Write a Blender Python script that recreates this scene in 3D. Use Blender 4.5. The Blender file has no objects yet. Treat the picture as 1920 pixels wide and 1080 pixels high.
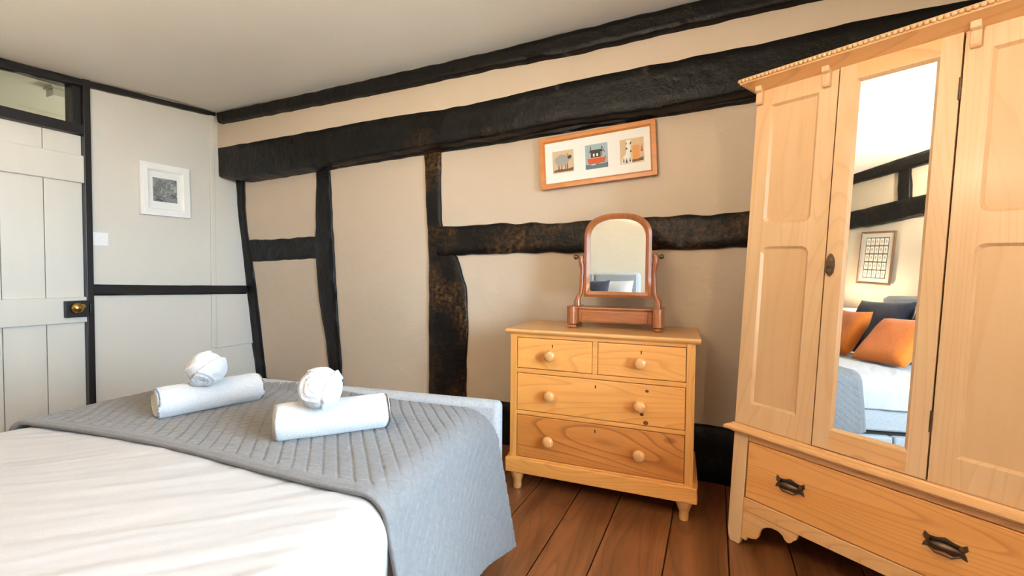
import bpy, bmesh, math, random
import numpy as np
from mathutils import Vector, Matrix, noise
random.seed(4)
sc = bpy.context.scene
col = sc.collection
PI = math.pi

# ------------------------------------------------------------------ camera
F, CAMZ = 829.0, 1.1
yaw, pitch, roll = math.radians(24.6), math.radians(-1.75), math.radians(0.5)
fwd = Vector((-math.sin(yaw)*math.cos(pitch), math.cos(yaw)*math.cos(pitch), math.sin(pitch)))
rgt = Vector((math.cos(yaw), math.sin(yaw), 0)); upv = rgt.cross(fwd)
rgt, upv = rgt*math.cos(roll)+upv*math.sin(roll), upv*math.cos(roll)-rgt*math.sin(roll)
CAM = Vector((0, 0, CAMZ))
cd = bpy.data.cameras.new('camera'); cam = bpy.data.objects.new('camera', cd); col.objects.link(cam)
cd.sensor_width = 36; cd.lens = F/1920*36; cd.clip_start = 0.02
cam.matrix_world = Matrix(((rgt.x, upv.x, -fwd.x, CAM.x), (rgt.y, upv.y, -fwd.y, CAM.y), (rgt.z, upv.z, -fwd.z, CAM.z), (0, 0, 0, 1)))
sc.camera = cam

# ------------------------------------------------------------------ world, exposure
world = bpy.data.worlds.new('daylight'); sc.world = world; world.use_nodes = True
bg = world.node_tree.nodes['Background']
bg.inputs[0].default_value = (0.57, 0.77, 1.0, 1); bg.inputs[1].default_value = 39.0
sc.view_settings.view_transform = 'Standard'; sc.view_settings.look = 'None'
sc.view_settings.gamma = 1; sc.view_settings.use_curve_mapping = False
sc.view_settings.exposure = 0.85

# room numbers (metres): camera stands at x=0, y=0
X0, XR, YF, D, U, ZC = -3.9685, 1.25, -0.9, 2.587, 2.457, 2.475
WY0, WY1, WZ0, WZ1 = -0.15, 1.2, 0.75, 1.95          # window opening in the right wall
pl = bpy.data.lights.new('window_daylight', 'AREA'); pl.shape = 'RECTANGLE'
pl.size = WZ1-WZ0; pl.size_y = WY1-WY0; pl.cycles.is_portal = True
po = bpy.data.objects.new('window_daylight', pl); col.objects.link(po)
po.location = (XR+0.1, (WY0+WY1)/2, (WZ0+WZ1)/2); po.rotation_euler = (0, PI/2, 0)

# ------------------------------------------------------------------ pixel helpers (photo is 1920x1080)
def ray(px, py):
    return (fwd*F + rgt*(px-960) - upv*(py-540)).normalized()
def hit(px, py, n, p0):
    n = Vector(n); d = ray(px, py)
    return CAM + d*(n.dot(Vector(p0)-CAM)/n.dot(d))
def nz(x, y=0, z=0): return noise.noise(Vector((x, y, z)))
def sm(t):
    t = min(1, max(0, t)); return t*t*(3-2*t)

# ------------------------------------------------------------------ materials
MATS = {}
def newmat(name, rough=0.6, color=(0.8, 0.8, 0.8), metal=0.0, spec=0.5):
    m = bpy.data.materials.new(name); m.use_nodes = True; MATS[name] = m
    b = m.node_tree.nodes['Principled BSDF']
    b.inputs['Base Color'].default_value = (*color, 1); b.inputs['Roughness'].default_value = rough
    b.inputs['Metallic'].default_value = metal; b.inputs['Specular IOR Level'].default_value = spec
    return m, m.node_tree, b
def nd(t, kind, **kw):
    n = t.nodes.new(kind)
    for k, v in kw.items(): setattr(n, k, v)
    return n
def coords(t, scale=(1, 1, 1), rnd=True):
    tc = nd(t, 'ShaderNodeTexCoord'); mp = nd(t, 'ShaderNodeMapping'); mp.inputs['Scale'].default_value = scale
    if rnd:
        oi = nd(t, 'ShaderNodeObjectInfo'); mu = nd(t, 'ShaderNodeMath', operation='MULTIPLY'); mu.inputs[1].default_value = 7.0
        t.links.new(oi.outputs['Random'], mu.inputs[0])
        ad = nd(t, 'ShaderNodeVectorMath', operation='ADD')
        t.links.new(tc.outputs['Object'], ad.inputs[0]); t.links.new(mu.outputs[0], ad.inputs[1])
        t.links.new(ad.outputs[0], mp.inputs[0])
    else: t.links.new(tc.outputs['Object'], mp.inputs[0])
    return mp.outputs[0]
def noise_n(t, vec, scale, detail=3, rough=0.5, dist=0.0):
    n = nd(t, 'ShaderNodeTexNoise'); n.inputs['Scale'].default_value = scale; n.inputs['Detail'].default_value = detail
    n.inputs['Roughness'].default_value = rough; n.inputs['Distortion'].default_value = dist
    t.links.new(vec, n.inputs['Vector']); return n.outputs['Fac']
def ramp(t, fac, stops):
    r = nd(t, 'ShaderNodeValToRGB'); e = r.color_ramp.elements
    while len(e) < len(stops): e.new(0.5)
    for i, (p, c) in enumerate(stops): e[i].position = p; e[i].color = (*c, 1)
    t.links.new(fac, r.inputs[0]); return r.outputs[0]
def mixc(t, a, b, fac, mode='MIX'):
    m = nd(t, 'ShaderNodeMix', data_type='RGBA', blend_type=mode)
    for s, v in ((m.inputs[0], fac), (m.inputs[6], a), (m.inputs[7], b)):
        if isinstance(v, (int, float)): s.default_value = v
        elif isinstance(v, tuple): s.default_value = (*v, 1)
        else: t.links.new(v, s)
    return m.outputs[2]
def bump(t, b, h, strength=0.3, dist=0.01, prev=None):
    n = nd(t, 'ShaderNodeBump'); n.inputs['Strength'].default_value = strength; n.inputs['Distance'].default_value = dist
    t.links.new(h, n.inputs['Height'])
    if prev: t.links.new(prev, n.inputs['Normal'])
    t.links.new(n.outputs[0], b.inputs['Normal']); return n.outputs[0]
def plaster(name, c, c2, bs=1.0):
    m, t, b = newmat(name, 0.75, c, spec=0.3)
    v = coords(t, rnd=False)
    f = noise_n(t, v, 1.7, 4, 0.6)
    t.links.new(ramp(t, f, [(0.3, c2), (0.65, c)]), b.inputs['Base Color'])
    p = bump(t, b, noise_n(t, v, 9, 5, 0.6), 0.35*bs, 0.02)
    bump(t, b, noise_n(t, v, 60, 3, 0.6), 0.12*bs, 0.004, p)
    return m
def wood(name, light, mid, dark, axis='X', rough=0.4, fine=1.0, knots=0.5, coat=0.0, rings=1.0, freq=30.0):
    m, t, b = newmat(name, rough)
    S = {'X': (0.9, 11, 11), 'Y': (11, 0.9, 11), 'Z': (11, 11, 0.9)}[axis]
    S2 = {'X': (0.55, 4.5, 4.5), 'Y': (4.5, 0.55, 4.5), 'Z': (4.5, 4.5, 0.55)}[axis]
    v = coords(t, S); v2 = coords(t, S2)
    n1 = noise_n(t, v, 1.3*fine, 6, 0.62, 0.35)
    c = ramp(t, n1, [(0.28, mid), (0.62, light)])
    # cathedral rings: fractional bands of a slow noise stretched along the grain
    n2 = noise_n(t, v2, 0.8*fine, 1.5, 0.4, 0.3)
    mu = nd(t, 'ShaderNodeMath', operation='MULTIPLY'); mu.inputs[1].default_value = freq; t.links.new(n2, mu.inputs[0])
    fr = nd(t, 'ShaderNodeMath', operation='FRACT'); t.links.new(mu.outputs[0], fr.inputs[0])
    rg = ramp(t, fr.outputs[0], [(0.0, (0, 0, 0)), (0.7, (0.12, 0.12, 0.12)), (0.93, (1, 1, 1)), (1.0, (0, 0, 0))])
    rm = nd(t, 'ShaderNodeMath', operation='MULTIPLY'); rm.inputs[1].default_value = 0.55*rings; t.links.new(rg, rm.inputs[0])
    c = mixc(t, c, dark, rm.outputs[0])
    if knots:
        KS = {'X': (2.2, 4.2, 4.2), 'Y': (4.2, 2.2, 4.2), 'Z': (4.2, 4.2, 2.2)}[axis]
        vo = nd(t, 'ShaderNodeTexVoronoi'); vo.inputs['Scale'].default_value = 1.0; t.links.new(coords(t, KS), vo.inputs['Vector'])
        k = ramp(t, vo.outputs['Distance'], [(0.0, (1, 1, 1)), (0.045, (0.8, 0.8, 0.8)), (0.075, (0, 0, 0))])
        km = nd(t, 'ShaderNodeMath', operation='MULTIPLY'); km.inputs[1].default_value = knots; t.links.new(k, km.inputs[0])
        c = mixc(t, c, tuple(x*0.45 for x in dark), km.outputs[0])
    t.links.new(c, b.inputs['Base Color'])
    b.inputs['Coat Weight'].default_value = coat; b.inputs['Coat Roughness'].default_value = 0.2
    bump(t, b, n1, 0.06, 0.004)
    return m
def fabric(name, c, c2, scale=220, rough=0.9, strength=0.35, spec=0.2, sheen=0.2):
    m, t, b = newmat(name, rough, c, spec=spec)
    v = coords(t, rnd=False)
    t.links.new(ramp(t, noise_n(t, v, scale*0.5, 3, 0.7), [(0.3, c2), (0.7, c)]), b.inputs['Base Color'])
    b.inputs['Sheen Weight'].default_value = sheen
    bump(t, b, noise_n(t, v, scale, 2, 0.6), strength, 0.003)
    return m

plaster('plaster_peach', (0.61, 0.50, 0.385), (0.585, 0.475, 0.36), 0.6)
plaster('plaster_white', (0.69, 0.645, 0.565), (0.67, 0.625, 0.54), 0.5)
plaster('plaster_cream', (0.58, 0.50, 0.385), (0.56, 0.48, 0.365), 0.6)
plaster('plaster_ceiling', (0.87, 0.84, 0.77), (0.85, 0.815, 0.74), 0.25)
def blackpaint(name, lo, hi, gold):
    m, t, b = newmat(name, 0.3, spec=0.25)
    v = coords(t, rnd=False)
    w = noise_n(t, v, 2.3, 5, 0.65); w2 = noise_n(t, coords(t, (1, 1, 1), False), 38, 4, 0.7)
    mu = nd(t, 'ShaderNodeMath', operation='MULTIPLY'); t.links.new(ramp(t, w, [(lo, (0, 0, 0)), (hi, (1, 1, 1))]), mu.inputs[0])
    t.links.new(ramp(t, w2, [(0.42, (0, 0, 0)), (0.62, (1, 1, 1))]), mu.inputs[1])
    c = mixc(t, (0.0045, 0.004, 0.004), gold, mu.outputs[0])
    t.links.new(c, b.inputs['Base Color'])
    p = bump(t, b, noise_n(t, v, 14, 6, 0.65), 0.5, 0.02); bump(t, b, w2, 0.25, 0.006, p)
    r = ramp(t, noise_n(t, v, 5, 3), [(0.3, (0.25, 0.25, 0.25)), (0.7, (0.48, 0.48, 0.48))]); t.links.new(r, b.inputs['Roughness'])
blackpaint('black_timber', 0.60, 0.72, (0.06, 0.028, 0.009))
blackpaint('worn_timber', 0.46, 0.60, (0.11, 0.05, 0.013))
newmat('black_gloss', 0.32, (0.013, 0.012, 0.013))
def whitepaint(name, c, rough=0.45):
    m, t, b = newmat(name, rough, c)
    v = coords(t, (1, 1, 0.15))
    t.links.new(ramp(t, noise_n(t, v, 9, 3), [(0.3, tuple(x*0.95 for x in c)), (0.7, c)]), b.inputs['Base Color'])
    bump(t, b, noise_n(t, v, 30, 3), 0.08, 0.004)
whitepaint('door_cream', (0.70, 0.665, 0.585))
whitepaint('white_frame', (0.90, 0.88, 0.83), 0.4)
newmat('white_plastic', 0.35, (0.85, 0.84, 0.82))
wood('pine_wardrobe', (0.73, 0.475, 0.25), (0.68, 0.405, 0.19), (0.53, 0.25, 0.09), 'Z', 0.42, 1.0, 0.35, 0.15, 0.5)
wood('pine_wardrobe_rail', (0.77, 0.43, 0.175), (0.71, 0.36, 0.125), (0.52, 0.215, 0.065), 'X', 0.42, 1.0, 0.35, 0.15, 0.75)
wood('pine_drawer', (0.84, 0.40, 0.115), (0.75, 0.32, 0.075), (0.50, 0.17, 0.035), 'X', 0.4, 1.0, 0.25, 0.2, 0.85, 38.0)
wood('pine_panel', (0.67, 0.42, 0.21), (0.62, 0.365, 0.16), (0.50, 0.25, 0.09), 'Z', 0.45, 0.8, 0.15, 0.1, 0.3)
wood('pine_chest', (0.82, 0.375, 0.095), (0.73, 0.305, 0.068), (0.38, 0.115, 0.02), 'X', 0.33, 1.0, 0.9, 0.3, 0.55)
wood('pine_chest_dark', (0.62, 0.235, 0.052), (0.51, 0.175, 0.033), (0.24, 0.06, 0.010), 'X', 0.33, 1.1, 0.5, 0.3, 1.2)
wood('pine_chest_top', (0.72, 0.37, 0.125), (0.62, 0.285, 0.075), (0.40, 0.145, 0.03), 'X', 0.35, 1.0, 0.5, 0.3, 0.7)
wood('pine_stile', (0.76, 0.36, 0.095), (0.67, 0.285, 0.065), (0.36, 0.12, 0.022), 'Z', 0.33, 1.0, 0.6, 0.3, 0.6)
wood('pine_knob', (0.72, 0.355, 0.125), (0.65, 0.295, 0.09), (0.46, 0.17, 0.04), 'Y', 0.28, 2.0, 0, 0.5, 0.4)
wood('mahogany', (0.38, 0.125, 0.036), (0.28, 0.08, 0.02), (0.12, 0.028, 0.008), 'X', 0.25, 1.4, 0, 0.6, 0.5)
wood('mahogany_upright', (0.38, 0.125, 0.036), (0.28, 0.08, 0.02), (0.12, 0.028, 0.008), 'Z', 0.25, 1.4, 0, 0.6, 0.5)
wood('oak_frame', (0.60, 0.225, 0.05), (0.52, 0.175, 0.035), (0.3, 0.10, 0.02), 'X', 0.4, 1.5, 0, 0.2, 0.4)
wood('dark_frame', (0.20, 0.10, 0.05), (0.15, 0.07, 0.035), (0.08, 0.03, 0.015), 'X', 0.4, 1.5, 0, 0.2, 0.4)
wood('floor_oak', (0.25, 0.088, 0.030), (0.115, 0.038, 0.013), (0.03, 0.011, 0.005), 'Y', 0.3, 0.9, 0.6, 0.25, 0.6)
newmat('bounce_gravel', 0.9, (0.36, 0.33, 0.27))  # ground tone kept pale so daylight bounces to ceiling and upper walls
newmat('floor_gap', 0.9, (0.01, 0.006, 0.004))
newmat('mirror_silver', 0.0, (0.84, 0.85, 0.83), 1.0)
newmat('aged_bronze', 0.36, (0.15, 0.10, 0.065), 0.9)
newmat('brass', 0.25, (0.62, 0.40, 0.13), 1.0)
newmat('lock_black', 0.4, (0.02, 0.018, 0.016), 0.3)
newmat('knot_brown', 0.35, (0.17, 0.045, 0.012))
newmat('keyhole_dark', 0.8, (0.012, 0.008, 0.006))
fabric('grey_linen', (0.37, 0.37, 0.37), (0.26, 0.262, 0.265), 260, 0.9, 0.4)
fabric('grey_quilt', (0.178, 0.170, 0.166), (0.145, 0.139, 0.136), 180, 0.85, 0.45, sheen=0.15)
fabric('white_cotton', (0.405, 0.385, 0.37), (0.395, 0.375, 0.36), 300, 0.85, 0.12)
fabric('towel_white', (0.50, 0.49, 0.485), (0.445, 0.436, 0.43), 240, 0.95, 0.9, sheen=0.4)
fabric('orange_velvet', (0.62, 0.165, 0.018), (0.52, 0.125, 0.012), 120, 0.8, 0.3)
fabric('navy_velvet', (0.028, 0.028, 0.038), (0.016, 0.016, 0.024), 120, 0.8, 0.3)
newmat('mount_white', 0.8, (0.83, 0.82, 0.77)); newmat('mount_grey', 0.8, (0.46, 0.44, 0.38))
for n_, c_ in {'ink_beige': (0.60, 0.45, 0.30), 'ink_grey': (0.36, 0.34, 0.32), 'ink_dark': (0.06, 0.05, 0.045), 'ink_blue': (0.36, 0.47, 0.50), 'ink_sea': (0.13, 0.18, 0.20),
               'ink_red': (0.58, 0.10, 0.03), 'ink_white': (0.82, 0.79, 0.73), 'ink_orange': (0.68, 0.30, 0.10), 'ink_tan': (0.64, 0.47, 0.28), 'ink_brown': (0.16, 0.09, 0.05), 'ink_card': (0.66, 0.62, 0.52)}.items():
    newmat(n_, 0.7, c_)
def engraving():
    m, t, b = newmat('engraving', 0.7)
    v = coords(t, rnd=False)
    c = ramp(t, noise_n(t, v, 22, 6, 0.7, 1.5), [(0.33, (0.06, 0.065, 0.07)), (0.5, (0.22, 0.23, 0.23)), (0.66, (0.52, 0.52, 0.49))])
    t.links.new(c, b.inputs['Base Color'])
engraving()
def glassmat(name, tint, refl=0.12):
    m = bpy.data.materials.new(name); m.use_nodes = True; MATS[name] = m; t = m.node_tree
    t.nodes.remove(t.nodes['Principled BSDF']); out = t.nodes['Material Output']
    tr = nd(t, 'ShaderNodeBsdfTransparent'); tr.inputs[0].default_value = (*tint, 1)
    gl = nd(t, 'ShaderNodeBsdfGlossy'); gl.inputs['Roughness'].default_value = 0.02
    fr = nd(t, 'ShaderNodeFresnel'); fr.inputs[0].default_value = 1.5
    mx = nd(t, 'ShaderNodeMixShader'); t.links.new(fr.outputs[0], mx.inputs[0])
    t.links.new(tr.outputs[0], mx.inputs[1]); t.links.new(gl.outputs[0], mx.inputs[2]); t.links.new(mx.outputs[0], out.inputs[0])
glassmat('pane_glass', (0.95, 0.97, 0.96)); glassmat('old_glass', (0.88, 0.90, 0.85))
def shademat(name, c):
    m = bpy.data.materials.new(name); m.use_nodes = True; MATS[name] = m; t = m.node_tree
    t.nodes.remove(t.nodes['Principled BSDF']); out = t.nodes['Material Output']
    a = nd(t, 'ShaderNodeBsdfDiffuse'); a.inputs[0].default_value = (*c, 1)
    b = nd(t, 'ShaderNodeBsdfTranslucent'); b.inputs[0].default_value = (*c, 1)
    mx = nd(t, 'ShaderNodeMixShader'); mx.inputs[0].default_value = 0.6
    t.links.new(a.outputs[0], mx.inputs[1]); t.links.new(b.outputs[0], mx.inputs[2]); t.links.new(mx.outputs[0], out.inputs[0])
shademat('lamp_paper', (0.92, 0.86, 0.74))
def bulbmat(name, c, s):
    m, t, b = newmat(name, 0.5, (1, 1, 1)); b.inputs['Emission Color'].default_value = (*c, 1); b.inputs['Emission Strength'].default_value = s
WARM = (1.0, 0.77, 0.52)
bulbmat('bulb_glow', WARM, 40)

# ------------------------------------------------------------------ mesh builder
class MB:
    def __init__(s): s.v = []; s.f = []; s.mi = []; s.m = 0
    def add(s, vs, fs):
        o = len(s.v); s.v += [tuple(p) for p in vs]; s.f += [tuple(i+o for i in f) for f in fs]; s.mi += [s.m]*len(fs); return s
    def box(s, x0, x1, y0, y1, z0, z1):
        vs = [(x, y, z) for x in (x0, x1) for y in (y0, y1) for z in (z0, z1)]
        return s.add(vs, [(0, 1, 3, 2), (4, 6, 7, 5), (0, 4, 5, 1), (2, 3, 7, 6), (0, 2, 6, 4), (1, 5, 7, 3)])
    def prism(s, poly, a0, a1, axis='Y'):
        """closed polygon (2-d) extruded along an axis; polygon coordinates are the other two axes in order"""
        def P(p, a): return {'X': (a, p[0], p[1]), 'Y': (p[0], a, p[1]), 'Z': (p[0], p[1], a)}[axis]
        n = len(poly); vs = [P(p, a0) for p in poly]+[P(p, a1) for p in poly]
        return s.add(vs, [tuple(range(n)), tuple(range(2*n-1, n-1, -1))]+[(i, (i+1) % n+0, (i+1) % n+n, i+n) for i in range(n)])
    def loft(s, rings, cap=True, closed=True):
        n = len(rings[0]); vs = [p for r in rings for p in r]; fs = []
        for k in range(len(rings)-1):
            for i in range(n if closed else n-1):
                j = (i+1) % n; fs.append((k*n+i, k*n+j, (k+1)*n+j, (k+1)*n+i))
        if cap: fs += [tuple(range(n-1, -1, -1)), tuple(range((len(rings)-1)*n, len(rings)*n))]
        return s.add(vs, fs)
    def lathe(s, prof, c=(0, 0, 0), axis='Z', n=20):
        """prof: (radius, height) list"""
        def P(r, h, a):
            x, y = r*math.cos(a), r*math.sin(a)
            q = {'Z': (x, y, h), 'Y': (x, h, y), 'X': (h, x, y)}[axis]
            return (c[0]+q[0], c[1]+q[1], c[2]+q[2])
        return s.loft([[P(r, h, 2*PI*i/n) for i in range(n)] for r, h in prof])
    def tube(s, pts, r, n=10):
        pts = [Vector(p) for p in pts]; rr = r if isinstance(r, (list, tuple)) else [r]*len(pts); rings = []
        u0 = None
        for i, p in enumerate(pts):
            d = (pts[min(i+1, len(pts)-1)]-pts[max(i-1, 0)]).normalized()
            if u0 is None: u0 = d.orthogonal().normalized()
            u0 = (u0-d*u0.dot(d)).normalized(); w0 = d.cross(u0)
            rings.append([p+u0*rr[i]*math.cos(2*PI*k/n)+w0*rr[i]*math.sin(2*PI*k/n) for k in range(n)])
        return s.loft(rings)
    def ringplate(s, outer, inner, y0, y1, yb):
        """plate between two loops of equal length in XZ: front at y0, outer edge back to y1, inner edge chamfered back to yb"""
        n = len(outer)
        A = [(p[0], y0, p[1]) for p in outer]; B = [(p[0], y0, p[1]) for p in inner]
        C_ = [(p[0], y1, p[1]) for p in outer]
        cx = sum(p[0] for p in inner)/n; cz = sum(p[1] for p in inner)/n
        k = 0.009
        E_ = [(p[0]-math.copysign(min(k, abs(p[0]-cx)), p[0]-cx), yb, p[1]-math.copysign(min(k, abs(p[1]-cz)), p[1]-cz)) for p in inner]
        G = [(p[0], y1, p[2]) for p in E_]
        fs = []
        for i in range(n):
            j = (i+1) % n
            fs += [(i, j, n+j, n+i), (2*n+j, 2*n+i, 4*n+i, 4*n+j)[::1], (j, i, 2*n+i, 2*n+j), (n+i, n+j, 3*n+j, 3*n+i), (3*n+i, 3*n+j, 4*n+j, 4*n+i)]
        return s.add(A+B+C_+E_+G, fs)
    def build(s, name, mat, parent=None, smooth=None, bevel=0, seg=2, label=None, sub=0):
        me = bpy.data.meshes.new(name); me.from_pydata(s.v, [], s.f); me.update()
        mats = mat if isinstance(mat, (list, tuple)) else [mat]
        for m in mats: me.materials.append(MATS[m])
        if len(mats) > 1:
            me.polygons.foreach_set('material_index', s.mi)
        bm = bmesh.new(); bm.from_mesh(me); bmesh.ops.remove_doubles(bm, verts=bm.verts, dist=1e-6)
        bmesh.ops.recalc_face_normals(bm, faces=bm.faces); bm.to_mesh(me); bm.free()
        if smooth is not None:
            me.shade_smooth(); me.set_sharp_from_angle(angle=math.radians(smooth))
        o = bpy.data.objects.new(name, me); col.objects.link(o)
        if parent: o.parent = parent
        if bevel:
            b = o.modifiers.new('bevel', 'BEVEL'); b.width = bevel; b.segments = seg; b.limit_method = 'ANGLE'; b.angle_limit = math.radians(40)
            b.harden_normals = False
        if sub:
            q = o.modifiers.new('sub', 'SUBSURF'); q.levels = sub; q.render_levels = sub
        if label: o['label'] = label
        return o
def rectloop(x0, x1, z0, z1, n=12):
    pts = []
    for (a, b) in (((x0, z0), (x1, z0)), ((x1, z0), (x1, z1)), ((x1, z1), (x0, z1)), ((x0, z1), (x0, z0))):
        pts += [(a[0]+(b[0]-a[0])*i/n, a[1]+(b[1]-a[1])*i/n) for i in range(n)]
    return pts
def thing(name, label, cat, loc=(0, 0, 0), rz=0, group=None, mat=None):
    o = bpy.data.objects.new(name, None); col.objects.link(o); o.empty_display_size = 0.05
    if mat is not None: o.matrix_world = mat
    else: o.location = loc; o.rotation_euler = (0, 0, rz)
    o['label'] = label; o['category'] = cat
    if group: o['group'] = group
    return o
def tag(o, label, cat, group=None):
    o['label'] = label; o['category'] = cat
    if group: o['group'] = group
    return o
def struct(o, label=None):
    o['kind'] = 'structure'
    if label: o['label'] = label
    return o

# ------------------------------------------------------------------ the setting: floor, walls, ceiling
m = MB().box(X0-0.2, XR+0.2, YF-0.2, 3.0, -0.12, -0.022)
floor = struct(m.build('floor', 'floor_gap'), 'dark stained wide oak floorboards')
seams = [0.99, 0.76, 0.53, 0.3, 0.0725, -0.154, -0.406, -0.606]
x = -0.606
random.seed(7)
while x > X0-0.1: x -= random.uniform(0.2, 0.25); seams.append(x)
seams = [1.24]+seams
for a, b in zip(seams[:-1], seams[1:]):
    w = (a-b)/2-0.0022; pm = MB().box(-w, w, YF-0.05, 2.9, -0.02, 0)
    p = pm.build('plank', 'floor_oak', floor, bevel=0.0025, seg=1); p.location = ((a+b)/2, 0, random.uniform(-0.0015, 0.0))

m = MB().box(-30, 45, -35, 35, -3.0, -2.8)
struct(m.build('ground', 'bounce_gravel'), 'unseen ground below the window, made pale to bounce daylight indoors')
def zceil(x, y): return ZC - 0.095*sm((U-y)/1.45)*sm((-1.6-x)/2.2) + 0.006*nz(x*0.9, y*0.9, 5)
def ysurf(x, z):
    """face of the back wall: flush with the beam above it, set back below, leaning outwards at the left"""
    lean = (0.03+max(0, 1.945-z)*0.105)*sm((-1.4-x)/2.4)
    low = D + lean + 0.006*nz(x*2.1, z*2.1, 1.3) + 0.003*nz(x*6, z*6, 8)
    up = U + 0.004 + 0.004*nz(x*2, z*2, 3)
    return low + (up-low)*sm((z-2.06)/0.05)
def grid(fn, us, vs):
    mb = MB(); nu, nv = len(us), len(vs)
    mb.add([fn(u, v) for v in vs for u in us], [(j*nu+i, j*nu+i+1, (j+1)*nu+i+1, (j+1)*nu+i) for j in range(nv-1) for i in range(nu-1)])
    return mb
lin = lambda a, b, n: [a+(b-a)*i/n for i in range(n+1)]
def solid(o, t, off=1):
    q = o.modifiers.new('solid', 'SOLIDIFY'); q.thickness = t; q.offset = off; return o
wall_back = struct(grid(lambda x, z: (x, ysurf(x, z), z), lin(X0-0.15, XR+0.15, 110), lin(-0.02, 2.6, 56)).build('wall_back', 'plaster_peach', smooth=60), 'peach plastered wall between black timbers')
# normals face into the room (-y): give the wall thickness outwards
def flip_to(o, d):
    me = o.data; me.update()
    n = sum((p.normal for p in me.polygons), Vector())
    if n.dot(Vector(d)) < 0: me.flip_normals()
flip_to(wall_back, (0, -1, 0)); solid(wall_back, 0.12, -1)
ceiling = struct(grid(lambda x, y: (x, y, zceil(x, y)), lin(X0-0.15, XR+0.15, 80), lin(YF-0.15, 2.75, 60)).build('ceiling', 'plaster_ceiling', smooth=60), 'cream uneven plaster ceiling')
flip_to(ceiling, (0, 0, -1)); solid(ceiling, 0.12, -1)
m = MB()
m.box(X0-0.12, X0, 1.575, 2.95, -0.02, 2.6).box(X0-0.12, X0, YF-0.15, 0.73, -0.02, 2.6).box(X0-0.12, X0, 0.73, 1.575, 2.37, 2.6)
wall_left = struct(m.build('wall_left', 'plaster_white'), 'off white plaster wall with a door')
m = MB()
m.box(XR, XR+0.2, YF-0.15, WY0, -0.02, 2.6).box(XR, XR+0.2, WY1, 2.9, -0.02, 2.6).box(XR, XR+0.2, WY0, WY1, -0.02, WZ0).box(XR, XR+0.2, WY0, WY1, WZ1, 2.6)
wall_right = struct(m.build('wall_right', 'plaster_white'), 'off white wall with the window')
m = grid(lambda x, z: (x, YF-0.006*nz(x*2, z*2, 4), z), lin(X0-0.15, XR+0.15, 70), lin(-0.02, 2.6, 40))
wall_front = struct(m.build('wall_front', 'plaster_cream', smooth=60), 'cream plaster wall behind the headboard')
flip_to(wall_front, (0, 1, 0)); solid(wall_front, 0.12, -1)

# ------------------------------------------------------------------ timbers
def timber(name, A, B, nrm, back, parent, mat='black_timber', step=0.035, wob=0.004, cham=0.008, label=None, seed=0.0, caps=True):
    """a hewn timber: two edge lines A and B (world points on its front face), thickness 'back' against nrm"""
    nrm = Vector(nrm); A = [Vector(p) for p in A]; B = [Vector(p) for p in B]
    def cum(L):
        d = [0]
        for a, b in zip(L[:-1], L[1:]): d.append(d[-1]+(b-a).length)
        return [q/d[-1] for q in d], d[-1]
    def at(L, c, t):
        for i in range(len(L)-1):
            if t <= c[i+1]+1e-9: return L[i].lerp(L[i+1], (t-c[i])/max(1e-9, c[i+1]-c[i]))
        return L[-1].copy()
    ca, la = cum(A); cb, lb = cum(B); n = max(4, int(max(la, lb)/step)); rings = []
    for k in range(n+1):
        t = k/n; a = at(A, ca, t); b = at(B, cb, t); e = (b-a).normalized(); wd = (b-a).length
        a = a + e*wob*nz(t*la*9, seed, 1)*1.6; b = b + e*wob*nz(t*lb*9, seed, 7)*1.6
        c = min(cham, wd*0.3)
        row = [a-nrm*back, a-nrm*c]
        for q in (0, 0.25, 0.5, 0.75, 1):
            p = (a+e*c).lerp(b-e*c, q) + nrm*0.004*nz(t*la*6, q*3, seed+3)
            row.append(p)
        row += [b-nrm*c, b-nrm*back]
        rings.append(row)
    return MB().loft(rings, cap=True, closed=True).build(name, mat, parent, smooth=50, label=label)
def on_back(pts, proud):
    out = []
    for (px, py) in pts:
        y = D
        for _ in range(4):
            p = hit(px, py, (0, 1, 0), (0, y-proud, 0)); y = ysurf(p.x, min(p.z, 2.0))
        out.append(p)
    return out
def on_plane_y(pts, y): return [hit(px, py, (0, 1, 0), (0, y, 0)) for px, py in pts]
def on_left(pts, proud): return [hit(px, py, (1, 0, 0), (X0+proud, 0, 0)) for px, py in pts]
N_B = (0, -1, 0)
def down(P, Q, z=-0.01):
    """extend the edge P->Q in a straight line to height z"""
    return P + (Q-P)*((z-P.z)/(Q.z-P.z))
# great tie beam
bt = on_plane_y([(409, 275), (495, 260), (587, 243), (700, 221.7), (780, 208), (843, 200), (942, 178.6), (1082, 146), (1192, 123.6), (1280, 107), (1351, 91), (1438, 75.5), (1600, 36), (1823, -6)], U)
bb = on_plane_y([(411, 332), (440, 335), (520, 322), (613, 306), (700, 291), (780, 277), (917, 256), (1055, 228), (1240, 203), (1402, 170), (1500, 150), (1640, 118), (1850, 60)], U)
bt.append(Vector((XR+0.1, U, bt[-1].z))); bb.append(Vector((XR+0.1, U, 1.99)))
timber('tie_beam', bt, bb, N_B, 0.22, wall_back, cham=0.014, seed=1.0, label='thick black tie beam across the wall')
lt = on_back([(590, 312), (780, 278), (917, 258), (1055, 236), (1227, 207), (1364, 184), (1450, 170)], 0.035)
lb_ = on_back([(590, 321), (780, 290), (917, 270), (1055, 247), (1227, 218), (1364, 196), (1450, 182)], 0.035)
timber('wall_plate', lt, lb_, N_B, 0.1, wall_back, cham=0.006, wob=0.003, seed=2.0)
ct = on_plane_y([(405, 213), (560, 180), (780, 130.5), (917, 99.5), (1075, 60), (1330, -1)], U-0.045)
cb = on_plane_y([(408, 230), (560, 200), (780, 156), (917, 125.5), (1075, 96), (1230, 60), (1360, 31), (1493, 0)], U-0.045)
ct.append(Vector((XR+0.1, U-0.045, 2.50))); cb.append(Vector((XR+0.1, U-0.045, cb[-1].z)))
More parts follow.
